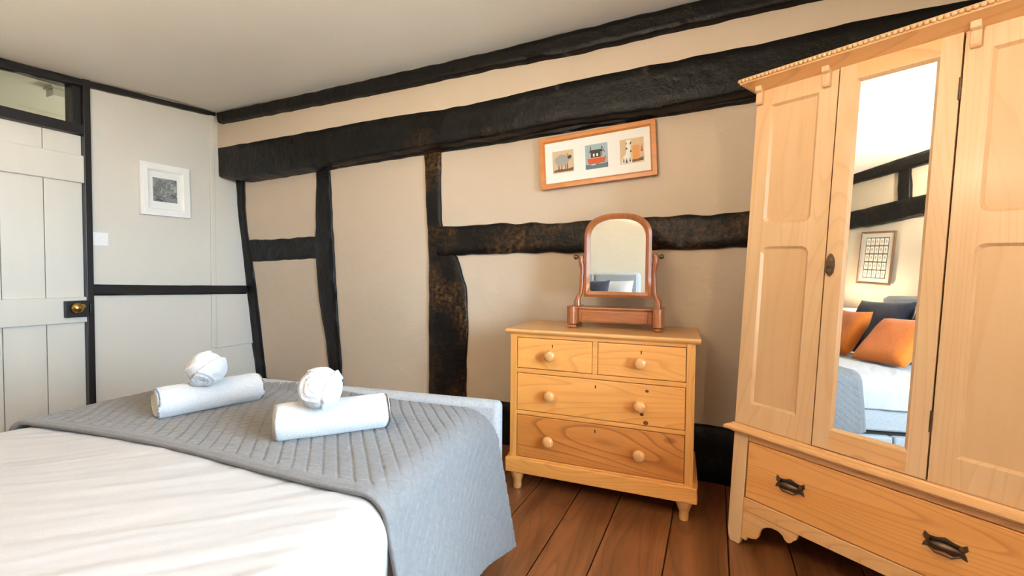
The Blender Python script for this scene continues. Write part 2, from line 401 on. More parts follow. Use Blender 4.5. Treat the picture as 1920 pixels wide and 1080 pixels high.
for p in ct: p.z += 0.012
timber('ceiling_beam', ct, cb, N_B, 0.15, wall_back, cham=0.01, seed=3.0, label='black beam under the ceiling')
# posts and rails of the lower wall
pA = on_back([(440.7, 330), (445, 400), (451.7, 466.7), (460, 533), (468.5, 625), (479.6, 701)], 0.012)
qA = on_back([(457, 328), (460, 413), (465, 450), (472, 492), (478, 533), (481.5, 562), (492.6, 662), (498, 706.7)], 0.012)
pA.append(down(pA[-2], pA[-1])); qA.append(down(qA[-2], qA[-1]))
timber('wall_post', pA, qA, N_B, 0.08, wall_back, seed=4.0, label='thin crooked black post in the corner')
pB = on_back([(592, 306), (590.7, 400), (590, 443), (591, 487), (596.7, 560), (610, 640), (615.5, 689.5)], 0.018)
qB = on_back([(616, 303), (620.7, 413), (625, 483), (629, 560), (635, 640), (640, 718)], 0.018)
pB.append(down(pB[-2], pB[-1])); qB.append(down(qB[-2], qB[-1]))
timber('wall_post', pB, qB, N_B, 0.08, wall_back, seed=5.0)
pC = on_back([(794, 272), (798, 387), (803, 487), (803, 560), (803, 680), (803, 735)], 0.02)
qC = on_back([(825, 270), (824, 353), (827, 423), (842, 470), (856, 482), (864, 510), (872, 537), (874, 560), (876, 620), (872, 680), (872.6, 739)], 0.02)
pC.append(down(pC[-3], pC[-1])); qC.append(down(qC[-3], qC[-1]))
timber('wall_post', pC, qC, N_B, 0.09, wall_back, 'worn_timber', seed=6.0, label='black post widening towards the floor')
timber('wall_rail', on_back([(455, 449), (500, 449), (540, 447), (596, 442)], 0.008), on_back([(462, 491), (500, 490), (545, 487), (598, 484.5)], 0.008), N_B, 0.07, wall_back, seed=7.0)
rt = on_back([(818, 424), (860, 424), (920, 419), (1000, 417.8), (1039, 418.6), (1101, 412.6), (1218, 406), (1324, 402), (1403, 395.7), (1480, 390)], 0.03)
rb = on_back([(818, 478), (857, 479), (900, 476.7), (1000, 473.5), (1098, 473.5), (1231, 468), (1320, 467), (1400, 463), (1480, 459)], 0.03)
for L in (rt, rb): L.append(Vector((XR+0.1, L[-1].y, L[-1].z)))
timber('wall_rail', rt, rb, N_B, 0.1, wall_back, 'worn_timber', wob=0.006, cham=0.012, seed=8.0, label='rough worn black rail behind the mirror')
sx = lin(X0-0.05, XR+0.1, 30)
timber('sill_timber', [(x, ysurf(x, 0.2)-0.03, 0.10+0.17*sm((x+1.75)/0.4)+0.03*sm((x+1.2)/1.2)+0.008*nz(x*3, 2)) for x in sx], [(x, ysurf(x, 0.0)-0.03, -0.01) for x in sx], N_B, 0.1, wall_back, seed=9.0, label='black sill timber at the foot of the wall')
# left wall woodwork
N_L = (1, 0, 0)
LT = struct(timber('trim_1', on_left([(-260, 44), (0, 109), (165, 151), (405, 211)], 0.03), on_left([(-260, 62), (0, 127), (165, 163), (404, 218)], 0.03), N_L, 0.05, None, 'black_gloss', wob=0.002, cham=0.004), 'narrow black strip where the left wall meets the ceiling')
dt = on_left([(172, 533), (300, 535), (463, 535.5)], 0.026); db = on_left([(172, 554.5), (300, 553), (463, 551)], 0.026)
struct(timber('trim_2', dt, db, N_L, 0.03, None, 'black_gloss', wob=0.001, cham=0.003), 'black dado rail on the left wall')
m = MB().box(X0-0.12, X0+0.03, 1.553, 1.592, -0.005, 2.43)
struct(m.build('trim_3', 'black_gloss', bevel=0.004), 'black upright door post')
m = MB().box(X0-0.12, X0+0.03, 0.70, 0.745, -0.005, 2.43)
struct(m.build('trim_4', 'black_gloss', bevel=0.004), 'black upright door post out of view')
m = MB().box(X0, X0+0.012, 2.412, 2.80, 0.44, 2.5)
o = m.build('boarded_panel', 'plaster_white', wall_left, bevel=0.003, label='thin painted board in the wall corner')
m = MB().box(X0, X0+0.018, 2.395, 2.435, 0.436, 2.5).box(X0, X0+0.016, 2.435, 2.80, 0.432, 0.448); m.build('edge_batten', 'plaster_white', wall_left, bevel=0.007, seg=3)

# fanlight over the door
w1 = bpy.data.objects.new('window_1', None); col.objects.link(w1); struct(w1, 'fanlight over the plank door with black frame'); w1.location = (X0, 1.15, 2.2)
m = MB(); m.box(-0.12, 0.028, -0.405, 0.403, -0.17, -0.105); m.box(-0.12, 0.02, -0.405, 0.403, 0.156, 0.2)
m.box(-0.10, -0.0, 0.356, 0.403, -0.105, 0.156); m.box(-0.10, 0.0, -0.405, -0.36, -0.105, 0.156)
m.build('frame', 'black_gloss', w1, bevel=0.003)
MB().box(-0.052, -0.048, -0.36, 0.356, -0.105, 0.156).build('pane', 'old_glass', w1)
# landing behind the fanlight
m = MB(); x1 = X0-1.5
m.box(x1-0.05, x1, -0.2, 3.0, -0.02, 2.6).box(x1, X0-0.12, -0.25, -0.2, -0.02, 2.6).box(x1, X0-0.12, 3.0, 3.05, -0.02, 2.6)
struct(m.build('wall_landing', 'plaster_white'), 'landing wall seen through the fanlight')
m = MB().box(x1-0.05, X0-0.12, -0.25, 3.05, 2.52, 2.6)
struct(m.build('ceiling_landing', 'plaster_ceiling'), 'landing ceiling seen through the fanlight')
m = MB().box(x1-0.05, X0-0.12, -0.25, 3.05, -0.12, -0.02)
struct(m.build('floor_landing', 'floor_oak'))
p_ = hit(120, 179, (0, 0, 1), (0, 0, 2.485))
sa = thing('wall_box', 'small white box fitted to the ceiling beyond the fanlight glass', 'box', (p_.x, p_.y, 2.45))
MB().box(-0.06, 0.06, -0.085, 0.085, 0.0, 0.055).build('body', 'white_plastic', sa, bevel=0.006)
MB().box(-0.07, 0.07, -0.095, 0.095, 0.055, 0.07).build('lid', 'white_plastic', sa, bevel=0.004)

# plank door
door = bpy.data.objects.new('door_1', None); col.objects.link(door); struct(door, 'cream painted ledged plank door with black rim lock'); door.location = (X0, 0.75, 0.012)
yb = [0.0, 0.208, 0.411, 0.609, 0.804]
for a, b in zip(yb[:-1], yb[1:]):
    MB().box(-0.04, -0.008, a+0.0015, b-0.0015, 0, 2.012).build('plank', 'door_cream', door, bevel=0.004, seg=2)
MB().box(-0.008, 0.02, 0.0, 0.808, 1.69, 1.875).build('ledge', 'door_cream', door, bevel=0.006)
MB().box(-0.008, 0.02, 0.0, 0.808, 0.733, 0.908).build('ledge', 'door_cream', door, bevel=0.006)
lk = MB().box(0.02, 0.048, 0.682, 0.806, 0.772, 0.884).build('rim_lock', 'lock_black', door, bevel=0.004, label='black iron rim lock')
MB().lathe([(0.012, 0.048), (0.012, 0.07), (0.02, 0.075), (0.031, 0.085), (0.033, 0.095), (0.026, 0.107), (0.01, 0.113), (0.001, 0.114)], (0, 0.728, 0.838), 'X', 20).build('knob', 'brass', lk, smooth=40, label='brass door knob')
m = MB().lathe([(0.016, 0.048), (0.016, 0.053), (0.001, 0.054)], (0, 0.77, 0.845), 'X', 16); m.build('keyhole_cover', 'brass', lk, smooth=40)
MB().box(0.03, 0.05, 0.81, 0.83, 0.79, 0.868).build('lock_keeper', 'lock_black', door, bevel=0.003)

# window in the right wall (behind the camera's right shoulder, lights the room)
w2 = bpy.data.objects.new('window_2', None); col.objects.link(w2); struct(w2, 'casement window in the right wall'); w2.location = (XR, (WY0+WY1)/2, WZ0)
hy, hz_ = (WY1-WY0)/2, WZ1-WZ0
m = MB(); m.box(0.06, 0.13, -hy, hy, 0, 0.05).box(0.06, 0.13, -hy, hy, hz_-0.05, hz_).box(0.06, 0.13, -hy, -hy+0.05, 0.05, hz_-0.05).box(0.06, 0.13, hy-0.05, hy, 0.05, hz_-0.05).box(0.06, 0.13, -0.03, 0.03, 0.05, hz_-0.05)
m.build('window_frame', 'white_frame', w2, bevel=0.004)
for k in (-1, 1):
    yc = k*hy/2
    MB().box(0.085, 0.105, yc-hy/2+0.03, yc+hy/2-0.03, hz_/2-0.012, hz_/2+0.012).build('glazing_bar', 'white_frame', w2, bevel=0.003)
    for z0, z1 in ((0.05, hz_/2-0.012), (hz_/2+0.012, hz_-0.05)):
        y0, y1 = (0.03, hy-0.05) if k > 0 else (-hy+0.05, -0.03)
        MB().box(0.094, 0.097, y0, y1, z0, z1).build('pane', 'pane_glass', w2)
MB().box(-0.06, 0.06, -hy-0.06, hy+0.06, -0.03, 0.0).build('window_sill', 'white_frame', w2, bevel=0.006)

# timbers of the wall behind the headboard (seen in the mirrors)
N_F = (0, 1, 0)
xs = lin(X0, XR, 24)
timber('ceiling_beam', [(x, YF+0.05, 2.45+0.006*nz(x*2, 3)) for x in xs], [(x, YF+0.05, 2.345+0.01*nz(x*2, 9)) for x in xs], N_F, 0.06, wall_front, seed=11.0)
timber('tie_beam', [(x, YF+0.07, 2.03+0.035*sm((x+2.7)/1.2)+0.012*nz(x*2, 5)) for x in xs], [(x, YF+0.07, 1.855+0.02*sm((x+2.7)/1.2)+0.012*nz(x*2, 6)) for x in xs], N_F, 0.08, wall_front, seed=12.0)
for cx in (-3.1, -1.985, -0.8, 0.35):
    timber('wall_post', [(cx-0.058-0.01*math.sin(t*PI), YF+0.03, 2.37-0.36*t) for t in lin(0, 1, 6)], [(cx+0.055-0.012*math.cos(t*PI), YF+0.03, 2.37-0.36*t) for t in lin(0, 1, 6)], N_F, 0.05, wall_front, seed=13+cx)

# ------------------------------------------------------------------ wardrobe (leans with the sloping floor)
yw, rl, pt = math.radians(-29.88), math.radians(1.73), math.radians(1.7)
w_ = Vector((math.cos(yw), math.sin(yw), 0)); n_ = Vector((math.sin(yw), -math.cos(yw), 0)); z_ = Vector((0, 0, 1))
z2 = z_*math.cos(pt)-n_*math.sin(pt); wx = w_*math.cos(rl)-z2*math.sin(rl); wz = z2*math.cos(rl)+w_*math.sin(rl); wy = wz.cross(wx)
P0 = Vector((0.069, 2.039, 0))
WM = Matrix(((wx.x, wy.x, wz.x, P0.x), (wx.y, wy.y, wz.y, P0.y), (wx.z, wy.z, wz.z, P0.z), (0, 0, 0, 1)))
WW, WD = 0.875, 0.40
wd = thing('wardrobe', 'tall stripped pine wardrobe with a long mirror door and one deep drawer', 'wardrobe', mat=WM)
def v0(u, d): return -(wx.z*u+wy.z*d)/wz.z     # local height of the floor under (u, d)
# carcass
m = MB()
m.box(0, 0.02, 0.02, WD, 0.46, 1.86).box(WW-0.02, WW, 0.02, WD, 0.46, 1.86).box(0, WW, WD-0.01, WD, 0.2, 1.86).box(0.02, WW-0.02, 0.022, WD, 0.46, 0.485).box(0, WW, 0.0, WD, 1.845, 1.865)
m.build('carcass', 'pine_wardrobe', wd, bevel=0.002)
for u0, u1 in ((0, 0.022), (WW-0.022, WW)):
    m = MB(); vs = [(u, d, v) for u in (u0, u1) for d in (0.02, WD) for v in (v0(u, d), 0.46)]
    m.add(vs, [(0, 1, 3, 2), (4, 6, 7, 5), (0, 4, 5, 1), (2, 3, 7, 6), (0, 2, 6, 4), (1, 5, 7, 3)])
    m.build('base_side', 'pine_wardrobe', wd, bevel=0.002)
# base: corner stiles, rails, shaped aprons
for k, (u0, u1) in enumerate(((0, 0.056), (WW-0.056, WW))):
    out = [(u0, v0(u0, 0)), (u1, v0(u1, 0)), (u1, 0.46), (u0, 0.46)]
    if k == 0: out = [(0.012, v0(0.012, 0)), (0.05, v0(0.05, 0)), (0.056, 0.02), (u1, 0.46), (u0, 0.46), (u0, 0.05), (0.004, 0.02)]
    MB().prism(out, 0, 0.024).build('base_stile', 'pine_wardrobe', wd, bevel=0.003)
MB().box(0.056, WW-0.056, 0.0, 0.024, 0.15, 0.203).build('base_rail', 'pine_wardrobe_rail', wd, bevel=0.003)
MB().box(0.056, WW-0.056, 0.004, 0.024, 0.436, 0.462).build('base_rail', 'pine_wardrobe_rail', wd, bevel=0.002)
ap = [(0.056, 0.149), (0.056, 0.03), (0.075, 0.028), (0.078, 0.045), (0.095, 0.047), (0.115, 0.055), (0.122, 0.07), (0.124, 0.085), (0.132, 0.105), (0.148, 0.12), (0.168, 0.127), (0.19, 0.127), (0.207, 0.119), (0.214, 0.107), (0.226, 0.1), (0.238, 0.106), (0.245, 0.118), (0.255, 0.126), (0.26, 0.149)]
MB().prism(ap, 0.004, 0.022).build('apron_bracket', 'pine_wardrobe_rail', wd, bevel=0.002)
MB().prism([(WW-u, v) for u, v in ap][::-1], 0.004, 0.022).build('apron_bracket', 'pine_wardrobe_rail', wd, bevel=0.002)
# drawer
dr = MB().box(0.061, WW-0.061, 0.001, 0.022, 0.206, 0.433).build('drawer', 'pine_drawer', wd, bevel=0.003)
MB().box(0.075, WW-0.075, 0.022, WD-0.03, 0.215, 0.42).build('drawer_box', 'pine_wardrobe_rail', dr)
def pull(u, v):
    m = MB()
    pl_ = [(-0.047, -0.008), (-0.05, -0.02), (-0.036, -0.015), (-0.02, -0.02), (0, -0.017), (0.02, -0.02), (0.036, -0.015), (0.05, -0.02), (0.047, -0.008), (0.042, 0.0), (0.05, 0.012), (0.046, 0.026), (0.036, 0.018), (0.022, 0.019), (0, 0.027), (-0.022, 0.019), (-0.036, 0.018), (-0.046, 0.026), (-0.05, 0.012), (-0.042, 0)]
    m.prism([(u+p, v+q) for p, q in pl_], -0.0025, 0.001)
    rings = []
    for i in range(11):
        s_ = i/10; uu = u-0.038+0.076*s_; h = 0.003+0.012*math.sin(PI*s_)**0.6; r = 0.003+0.0095*math.sin(PI*s_)**0.9
        rings.append([(uu, -0.003-h*0.9+math.cos(2*PI*k/8)*h*0.55, v+0.002+math.sin(2*PI*k/8)*r) for k in range(8)])
    m.loft(rings)
    for s_ in (-1, 1): m.lathe([(0.008, 0.0), (0.009, -0.008), (0.006, -0.013), (0.001, -0.014)], (u+s_*0.038, -0.001, v+0.012), 'Y', 10)
    m.tube([(u-0.035, -0.006, v-0.012), (u-0.018, -0.018, v-0.02), (u+0.018, -0.018, v-0.02), (u+0.035, -0.006, v-0.012)], 0.003, 6)
    return m.build('drawer_handle', 'aged_bronze', dr, smooth=45, label='ornate dark bronze drawer pull')
pull(0.222, 0.319); pull(0.646, 0.319)
# waist moulding
prof = [(0.02, 0.458), (-0.006, 0.458), (-0.012, 0.464), (-0.028, 0.468), (-0.032, 0.474), (-0.031, 0.482), (-0.024, 0.487), (-0.01, 0.489), (-0.006, 0.496), (0.02, 0.498)]
m = MB()
rings = []
for u, ext in ((0, 1), (WW, -1)):
    rings.append([(u + (d*1.0 if ext > 0 else -d*1.0) if d < 0 else u, d, v) for d, v in prof])
m.loft(rings)
for u, sgn in ((0.0, 1), (WW, -1)):
    m.loft([[(u+sgn*d if d < 0 else u, d if d < 0 else 0.0, v) for d, v in prof], [(u+sgn*d if d < 0 else u, WD, v) for d, v in prof]])
m.build('waist_moulding', 'pine_wardrobe_rail', wd, smooth=40)
# side front frames with fielded panels
def round_open(u0, u1, z0, z1, top, bot, n=12):
    """opening loop (as rectloop) with shouldered shallow arch at the top and/or bottom corners"""
    out = []
    for (u, z) in rectloop(u0, u1, z0, z1, n):
        ex = min(u-u0, u1-u); r = 0.028
        if ex < r:
            k = r-math.sqrt(max(0, r*r-(r-ex)**2))
            if top and z > z1-0.001: z = z1-k*0.75
            if bot and z < z0+0.001: z = z0+k*0.75
        out.append((u, z))
    out2 = []
    for (u, z) in out:
        if top and z > z1-0.021 and (abs(u-u0) < 1e-6 or abs(u-u1) < 1e-6): z = min(z, z1-0.021)
        if bot and z < z0+0.021 and (abs(u-u0) < 1e-6 or abs(u-u1) < 1e-6): z = max(z, z0+0.021)
        out2.append((u, z))
    return out2
def side_front(mir):
    def X(u): return WW-u if mir else u
    nn = 24
    m = MB()
    for (o, i) in ((rectloop(0, 0.279, 1.265, 1.846, nn), round_open(0.055, 0.221, 1.312, 1.783, False, True, nn)), (rectloop(0, 0.279, 0.498, 1.265, nn), round_open(0.055, 0.223, 0.588, 1.223, True, False, nn))):
        m.ringplate([(X(p), q) for p, q in o], [(X(p), q) for p, q in i], 0.0, 0.022, 0.011)
    fr = m.build('panel_frame', 'pine_wardrobe', wd)
    for z0, z1 in ((1.30, 1.80), (0.575, 1.235)):
        a, b = sorted((X(0.04), X(0.236)))
        MB().box(a, b, 0.0105, 0.018, z0, z1).build('panel', 'pine_panel', fr)
side_front(False); side_front(True)
# mirror door
m = MB(); m.ringplate(rectloop(0.2835, 0.5915, 0.5, 1.868, 8), rectloop(0.333, 0.544, 0.57, 1.794, 8), -0.003, 0.02, 0.008)
dfr = m.build('door', 'pine_wardrobe', wd, bevel=0)
MB().box(0.3335, 0.5435, -0.0034, 0.0, 1.797, 1.866).build('door_rail', 'pine_wardrobe_rail', dfr)
MB().box(0.3335, 0.5435, -0.0034, 0.0, 0.502, 0.567).build('door_rail', 'pine_wardrobe_rail', dfr)
MB().box(0.325, 0.552, 0.009, 0.013, 0.562, 1.802).build('mirror_glass', 'mirror_silver', dfr, label='long bevelled mirror in the wardrobe door')
m = MB()
m.prism([(0.2975+0.014*math.cos(a)*(1 if abs(math.sin(a)) < 0.6 else 0.9), 1.153+0.041*math.sin(a)) for a in lin(0, 2*PI, 20)[:-1]], -0.006, -0.003)
m.lathe([(0.008, -0.003), (0.008, -0.008), (0.001, -0.009)], (0.2975, 0, 1.17), 'Y', 12)
m.tube([(0.2975+0.011*math.cos(a), -0.010, 1.136+0.014*math.sin(a)) for a in lin(0, 2*PI, 14)], 0.0025, 6)
m.build('escutcheon', 'aged_bronze', dfr, smooth=40, label='dark metal ring pull and keyhole plate')
for zc in (1.682, 0.682):
    MB().lathe([(0.0035, -0.033), (0.0035, 0.033)], (0.5925, -0.004, zc), 'Z', 8).build('hinge', 'aged_bronze', dfr)
# cornice
cp = [(0.02, 1.842), (0.0, 1.846), (-0.012, 1.85), (-0.045, 1.868), (-0.06, 1.872), (-0.06, 1.894), (0.02, 1.897)]
m = MB()
m.loft([[((d*0.75 if d < 0 else 0), d, v) for d, v in cp], [(WW-(d*0.75 if d < 0 else 0), d, v) for d, v in cp]])
for u, sgn in ((0, 1), (WW, -1)):
    m.loft([[(u+sgn*0.75*d if d < 0 else u, d if d < 0 else 0.0, v) for d, v in cp], [(u+sgn*0.75*d if d < 0 else u, WD, v) for d, v in cp]])
m.box(0, WW, 0.0, WD, 1.862, 1.893)
m.build('cornice', 'pine_wardrobe_rail', wd, smooth=30)
m = MB(); nb = 66
def bead(u, d, v):
    r = 0.0078
    m.lathe([(r*math.sin(q)+0.0002, -r*math.cos(q)) for q in lin(0.12, PI-0.12, 6)], (u, d, v), 'Z', 8)
for i in range(nb): bead(-0.044+(WW+0.088)*i/(nb-1), -0.063, 1.884)
for i in range(1, 30):
    bead(-0.046, -0.061+i*0.0138, 1.884); bead(WW+0.046, -0.061+i*0.0138, 1.884)
m.build('bead_moulding', 'pine_wardrobe', wd, smooth=60)
for u in (0.012, 0.243, 0.618, WW-0.012):
    MB().prism([(-0.001, 1.79), (-0.012, 1.792), (-0.018, 1.80), (-0.016, 1.81), (-0.016, 1.835), (-0.028, 1.842), (-0.03, 1.862), (-0.001, 1.866)], u-0.011, u+0.013, 'X').build('cornice_bracket', 'pine_wardrobe', wd, bevel=0.002)

# ------------------------------------------------------------------ chest of drawers
CY = math.radians(3.3)
chest = thing('chest_of_drawers', 'small honey pine chest of four drawers with round knobs', 'chest of drawers', (-0.505, 2.07, 0), CY)
HB = 0.437; DP = 0.44
m = MB(); m.box(-HB, HB, 0.02, DP, 0.13, 0.80)
m.build('body', 'pine_chest', chest, bevel=0.003)
for q in (-HB, HB-0.036): MB().box(q, q+0.036, 0, 0.022, 0.16, 0.802).build('stile', 'pine_stile', chest, bevel=0.002)
m = MB()
m.box(-HB+0.036, HB-0.036, 0.001, 0.022, 0.784, 0.802).box(-HB+0.036, HB-0.036, 0.001, 0.022, 0.604, 0.626).box(-HB+0.036, HB-0.036, 0.001, 0.022, 0.390, 0.410).box(-HB+0.036, HB-0.036, 0.001, 0.022, 0.16, 0.172).box(-0.018, 0.007, 0.0015, 0.022, 0.626, 0.784)
m.build('drawer_divider', 'pine_chest', chest, bevel=0.002)
tp = [(0.0, 0.80), (-0.012, 0.803), (-0.02, 0.811), (-0.022, 0.818), (-0.016, 0.826), (DP+0.005, 0.826), (DP+0.005, 0.80)]
m = MB(); m.loft([[(-HB-(0.022 if d < 0 else 0.018), d, v) for d, v in tp], [(HB+(0.022 if d < 0 else 0.018), d, v) for d, v in tp]])
m.build('top', 'pine_chest_top', chest, bevel=0.004)
m = MB()
m.box(-HB-0.018, HB+0.018, -0.018, 0.03, 0.093, 0.166).box(-HB-0.018, -HB+0.03, 0.03, DP, 0.093, 0.166).box(HB-0.03, HB+0.018, 0.03, DP, 0.093, 0.166)
m.build('plinth', 'pine_chest', chest, bevel=0.005)
fp = [(0.036, 0.094), (0.037, 0.085), (0.034, 0.07), (0.026, 0.05), (0.021, 0.035), (0.022, 0.012), (0.019, 0.0)]
for fx in (-HB+0.035, HB-0.035):
    for fy in (0.025, DP-0.04):
        MB().lathe(fp, (fx, fy, 0), 'Z', 18).build('foot', 'pine_knob', chest, smooth=40)
kp = [(0.012, 0.0), (0.012, -0.01), (0.016, -0.014), (0.025, -0.02), (0.0285, -0.028), (0.027, -0.036), (0.02, -0.042), (0.01, -0.045), (0.001, -0.0455)]
def drawer(x0, x1, z0, z1, knobs, mat, keyx):
    d = MB().box(x0, x1, -0.001, 0.03, z0, z1).build('drawer', mat, chest, bevel=0.003)
    for kx in knobs: MB().lathe(kp, (kx, -0.001, (z0+z1)/2-0.003), 'Y', 22).build('knob', 'pine_knob', d, smooth=40)
    m = MB(); m.prism([(keyx+0.0035*math.cos(a), z1-0.03+0.0045*math.sin(a)) for a in lin(0, 2*PI, 10)[:-1]], -0.0018, -0.001); m.box(keyx-0.002, keyx+0.002, -0.0018, -0.001, z1-0.042, z1-0.03)
    m.build('keyhole', 'keyhole_dark', d)
drawer(-HB+0.039, -0.020, 0.629, 0.781, [-0.222], 'pine_chest', -0.215)
drawer(0.009, HB-0.039, 0.629, 0.781, [0.206], 'pine_chest', 0.207)
drawer(-HB+0.039, HB-0.039, 0.413, 0.601, [-0.222, 0.206], 'pine_chest', 0.0)
for kx, kz, kr in ((0.214, 0.462, 0.008), (0.232, 0.425, 0.010), (0.235, 0.572, 0.007)):
    dd = [o for o in chest.children if o.name.startswith('drawer') and 'divider' not in o.name][-1]
    MB().prism([(kx+kr*1.15*math.cos(a), kz+kr*math.sin(a)) for a in lin(0, 2*PI, 14)[:-1]], -0.0013, -0.001).build('wood_knot', 'knot_brown', dd)
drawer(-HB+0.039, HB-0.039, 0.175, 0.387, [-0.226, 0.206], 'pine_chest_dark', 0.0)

# ------------------------------------------------------------------ dressing-table mirror on the chest
dm = thing('dressing_mirror', 'mahogany swing mirror with arched frame on a box base', 'mirror', (-0.462, 2.3, 0.8265), math.radians(3.4))
m = MB(); m.box(-0.185, 0.185, -0.05, 0.085, 0.03, 0.098); m.box(-0.20, 0.20, -0.058, 0.09, 0.098, 0.108)
base = m.build('base_box', 'mahogany', dm, bevel=0.004)
MB().box(-0.165, 0.165, -0.055, -0.049, 0.036, 0.09).build('drawer_front', 'mahogany', base, bevel=0.003)
for s in (-1, 1):
    m = MB(); pr = []
    for a in lin(PI, 2*PI, 10): pr.append((s*0.212+0.026*math.cos(a), -0.075+0.026*math.sin(a)))
    pr += [(s*0.212+0.026, 0.09), (s*0.212-0.026, 0.09)]
    m.prism(pr, 0.022, 0.112, 'Z'); m.build('end_column', 'mahogany_upright', dm, smooth=40, bevel=0.002)
    for fy in (-0.072, 0.065):
        MB().lathe([(0.012, 0.024), (0.012, 0.019), (0.021, 0.016), (0.024, 0.010), (0.021, 0.003), (0.014, 0.0)], (s*0.212, fy, 0), 'Z', 16).build('bun_foot', 'mahogany', dm, smooth=40)
    pts = [(s*0.206, 0.03, 0.11), (s*0.208, 0.03, 0.135), (s*0.201, 0.03, 0.155), (s*0.190, 0.03, 0.175), (s*0.187, 0.03, 0.21), (s*0.186, 0.03, 0.25), (s*0.183, 0.03, 0.29), (s*0.186, 0.03, 0.325), (s*0.192, 0.03, 0.35), (s*0.191, 0.03, 0.372), (s*0.186, 0.03, 0.385)]
    pts = [Vector(p) for p in pts]; dense = []
    for i in range(len(pts)-1):
        for q in (0, 0.5): dense.append(pts[i].lerp(pts[i+1], q))
    dense.append(pts[-1])
    rr = [0.020-0.009*sm(i/6) + (0.003 if i > 13 else 0) - (0.006 if i == len(dense)-1 else 0) for i in range(len(dense))]
    MB().tube(dense, rr, 12).build('upright', 'mahogany_upright', dm, smooth=60)
    m = MB(); m.lathe([(0.006, 0), (0.006, s*0.022), (0.011, s*0.026), (0.014, s*0.033), (0.012, s*0.04), (0.006, s*0.044), (0.001, s*0.045)], (s*0.186, 0.03, 0.37), 'X', 14)
    m.build('swing_knob', 'aged_bronze', dm, smooth=40)
def arch(hw, z0, z1, zs, n=26):
    """arched outline: straight sides to zs then a basket arch up to z1"""
    pts = [(-hw, z0), (-hw*0.5, z0), (0, z0), (hw*0.5, z0), (hw, z0), (hw, z0+(zs-z0)*0.33), (hw, z0+(zs-z0)*0.66)]
    for i in range(n+1):
        a = PI*i/n; c, s_ = math.cos(a), math.sin(a); e = 0.82
        pts.append((hw*math.copysign(abs(c)**e, c), zs+(z1-zs)*abs(s_)**e))
    pts += [(-hw, z0+(zs-z0)*0.66), (-hw, z0+(zs-z0)*0.33)]
    return pts
fo = arch(0.172, 0.158, 0.596, 0.475); fi = arch(0.142, 0.188, 0.567, 0.462); fm = arch(0.158, 0.172, 0.583, 0.469)
m = MB(); rings = []
for L, y in ((fo, 0.045), (fo, 0.02), (fm, 0.012), (fi, 0.02), (fi, 0.03)): rings.append([(p, y, q) for p, q in L])
n = len(fo); vs = [p for r in rings for p in r]; fs = []
for k in range(len(rings)):
    for i in range(n):
        j = (i+1) % n; k2 = (k+1) % len(rings); fs.append((k*n+i, k*n+j, k2*n+j, k2*n+i))
m.add(vs, fs); fr = m.build('frame', 'mahogany_upright', dm, smooth=50)
gl = arch(0.146, 0.184, 0.571, 0.464)
MB().prism(gl, 0.026, 0.030).build('mirror_glass', 'mirror_silver', fr, label='arched mirror plate')
MB().prism(arch(0.160, 0.17, 0.585, 0.468), 0.031, 0.040).build('backboard', 'mahogany', fr)

# ------------------------------------------------------------------ pictures
def frame_pic(name, label, w, h, bar, mat, mount, depth=0.022):
    t = thing(name, label, 'picture')
    m = MB(); m.ringplate(rectloop(-w/2, w/2, -h/2, h/2, 4), rectloop(-w/2+bar, w/2-bar, -h/2+bar, h/2-bar, 4), -depth, 0, -depth*0.45)
    m.build('frame', mat, t, bevel=0.002)
    mo = MB().box(-w/2+bar*0.8, w/2-bar*0.8, -depth*0.45, -depth*0.2, -h/2+bar*0.8, h/2-bar*0.8).build('mount', mount, t)
    return t, mo, -depth*0.45
# orange-framed triptych
t3, mo, yf = frame_pic('framed_triptych', 'long oak framed picture of three small prints hung under the beam', 0.683, 0.31, 0.025, 'oak_frame', 'mount_white')
c3 = sum((hit(px, py, (0, 1, 0), (0, D-0.03, 0)) for px, py in ((1011, 263), (1226, 223), (1232, 326), (1018, 357))), Vector())/4
t3.location = (c3.x, ysurf(c3.x, c3.z)-0.014, c3.z); t3.rotation_euler = (math.radians(0), math.radians(-3.2), math.radians(0.5))
def poly(pts, y): return [(p, y, q) for p, q in pts]
def ell(cx, cz, rx, rz, n=20, wob=0): return [(cx+rx*math.cos(a)*(1+wob*math.sin(5*a)), cz+rz*math.sin(a)*(1+wob*math.cos(7*a))) for a in lin(0, 2*PI, n)[:-1]]
def shapes(name, parent, items, cx, cz, y):
    mats = []; m = MB()
    for k, (mat, pts) in enumerate(items):
        if mat not in mats: mats.append(mat)
        m.m = mats.index(mat)
        yy = y-0.0003*(k+1)
        m.prism([(cx+p, cz+q) for p, q in pts], yy, y)
    return m.build(name, mats, parent)
def rc(a, b, c, d): return [(a, c), (b, c), (b, d), (a, d)]
hw = 0.066
b1 = MB().prism([(-0.195+p, 0.0+q) for p, q in rc(-hw, hw, -hw, hw)], yf-0.001, yf).build('print', 'ink_beige', t3, label='print of a grey sheep')
shapes('sheep_drawing', b1, [('ink_tan', rc(-hw, hw, 0.02, hw)), ('ink_brown', [(-0.06, -0.06), (0.06, -0.06), (0.062, -0.04), (0.02, -0.048), (-0.03, -0.042), (-0.06, -0.05)]),
    ('ink_dark', rc(-0.03, -0.025, -0.05, -0.01)), ('ink_dark', rc(-0.012, -0.007, -0.05, -0.01)), ('ink_dark', rc(0.013, 0.018, -0.05, -0.01)), ('ink_dark', rc(0.024, 0.029, -0.05, -0.01)),
    ('ink_grey', ell(-0.006, 0.008, 0.044, 0.034, 24, 0.05)), ('ink_dark', [(0.028, 0.03), (0.05, 0.034), (0.054, 0.022), (0.044, 0.01), (0.03, 0.014)]), ('ink_dark', [(0.03, 0.036), (0.02, 0.044), (0.034, 0.04)])], -0.195, 0.0, yf-0.001)
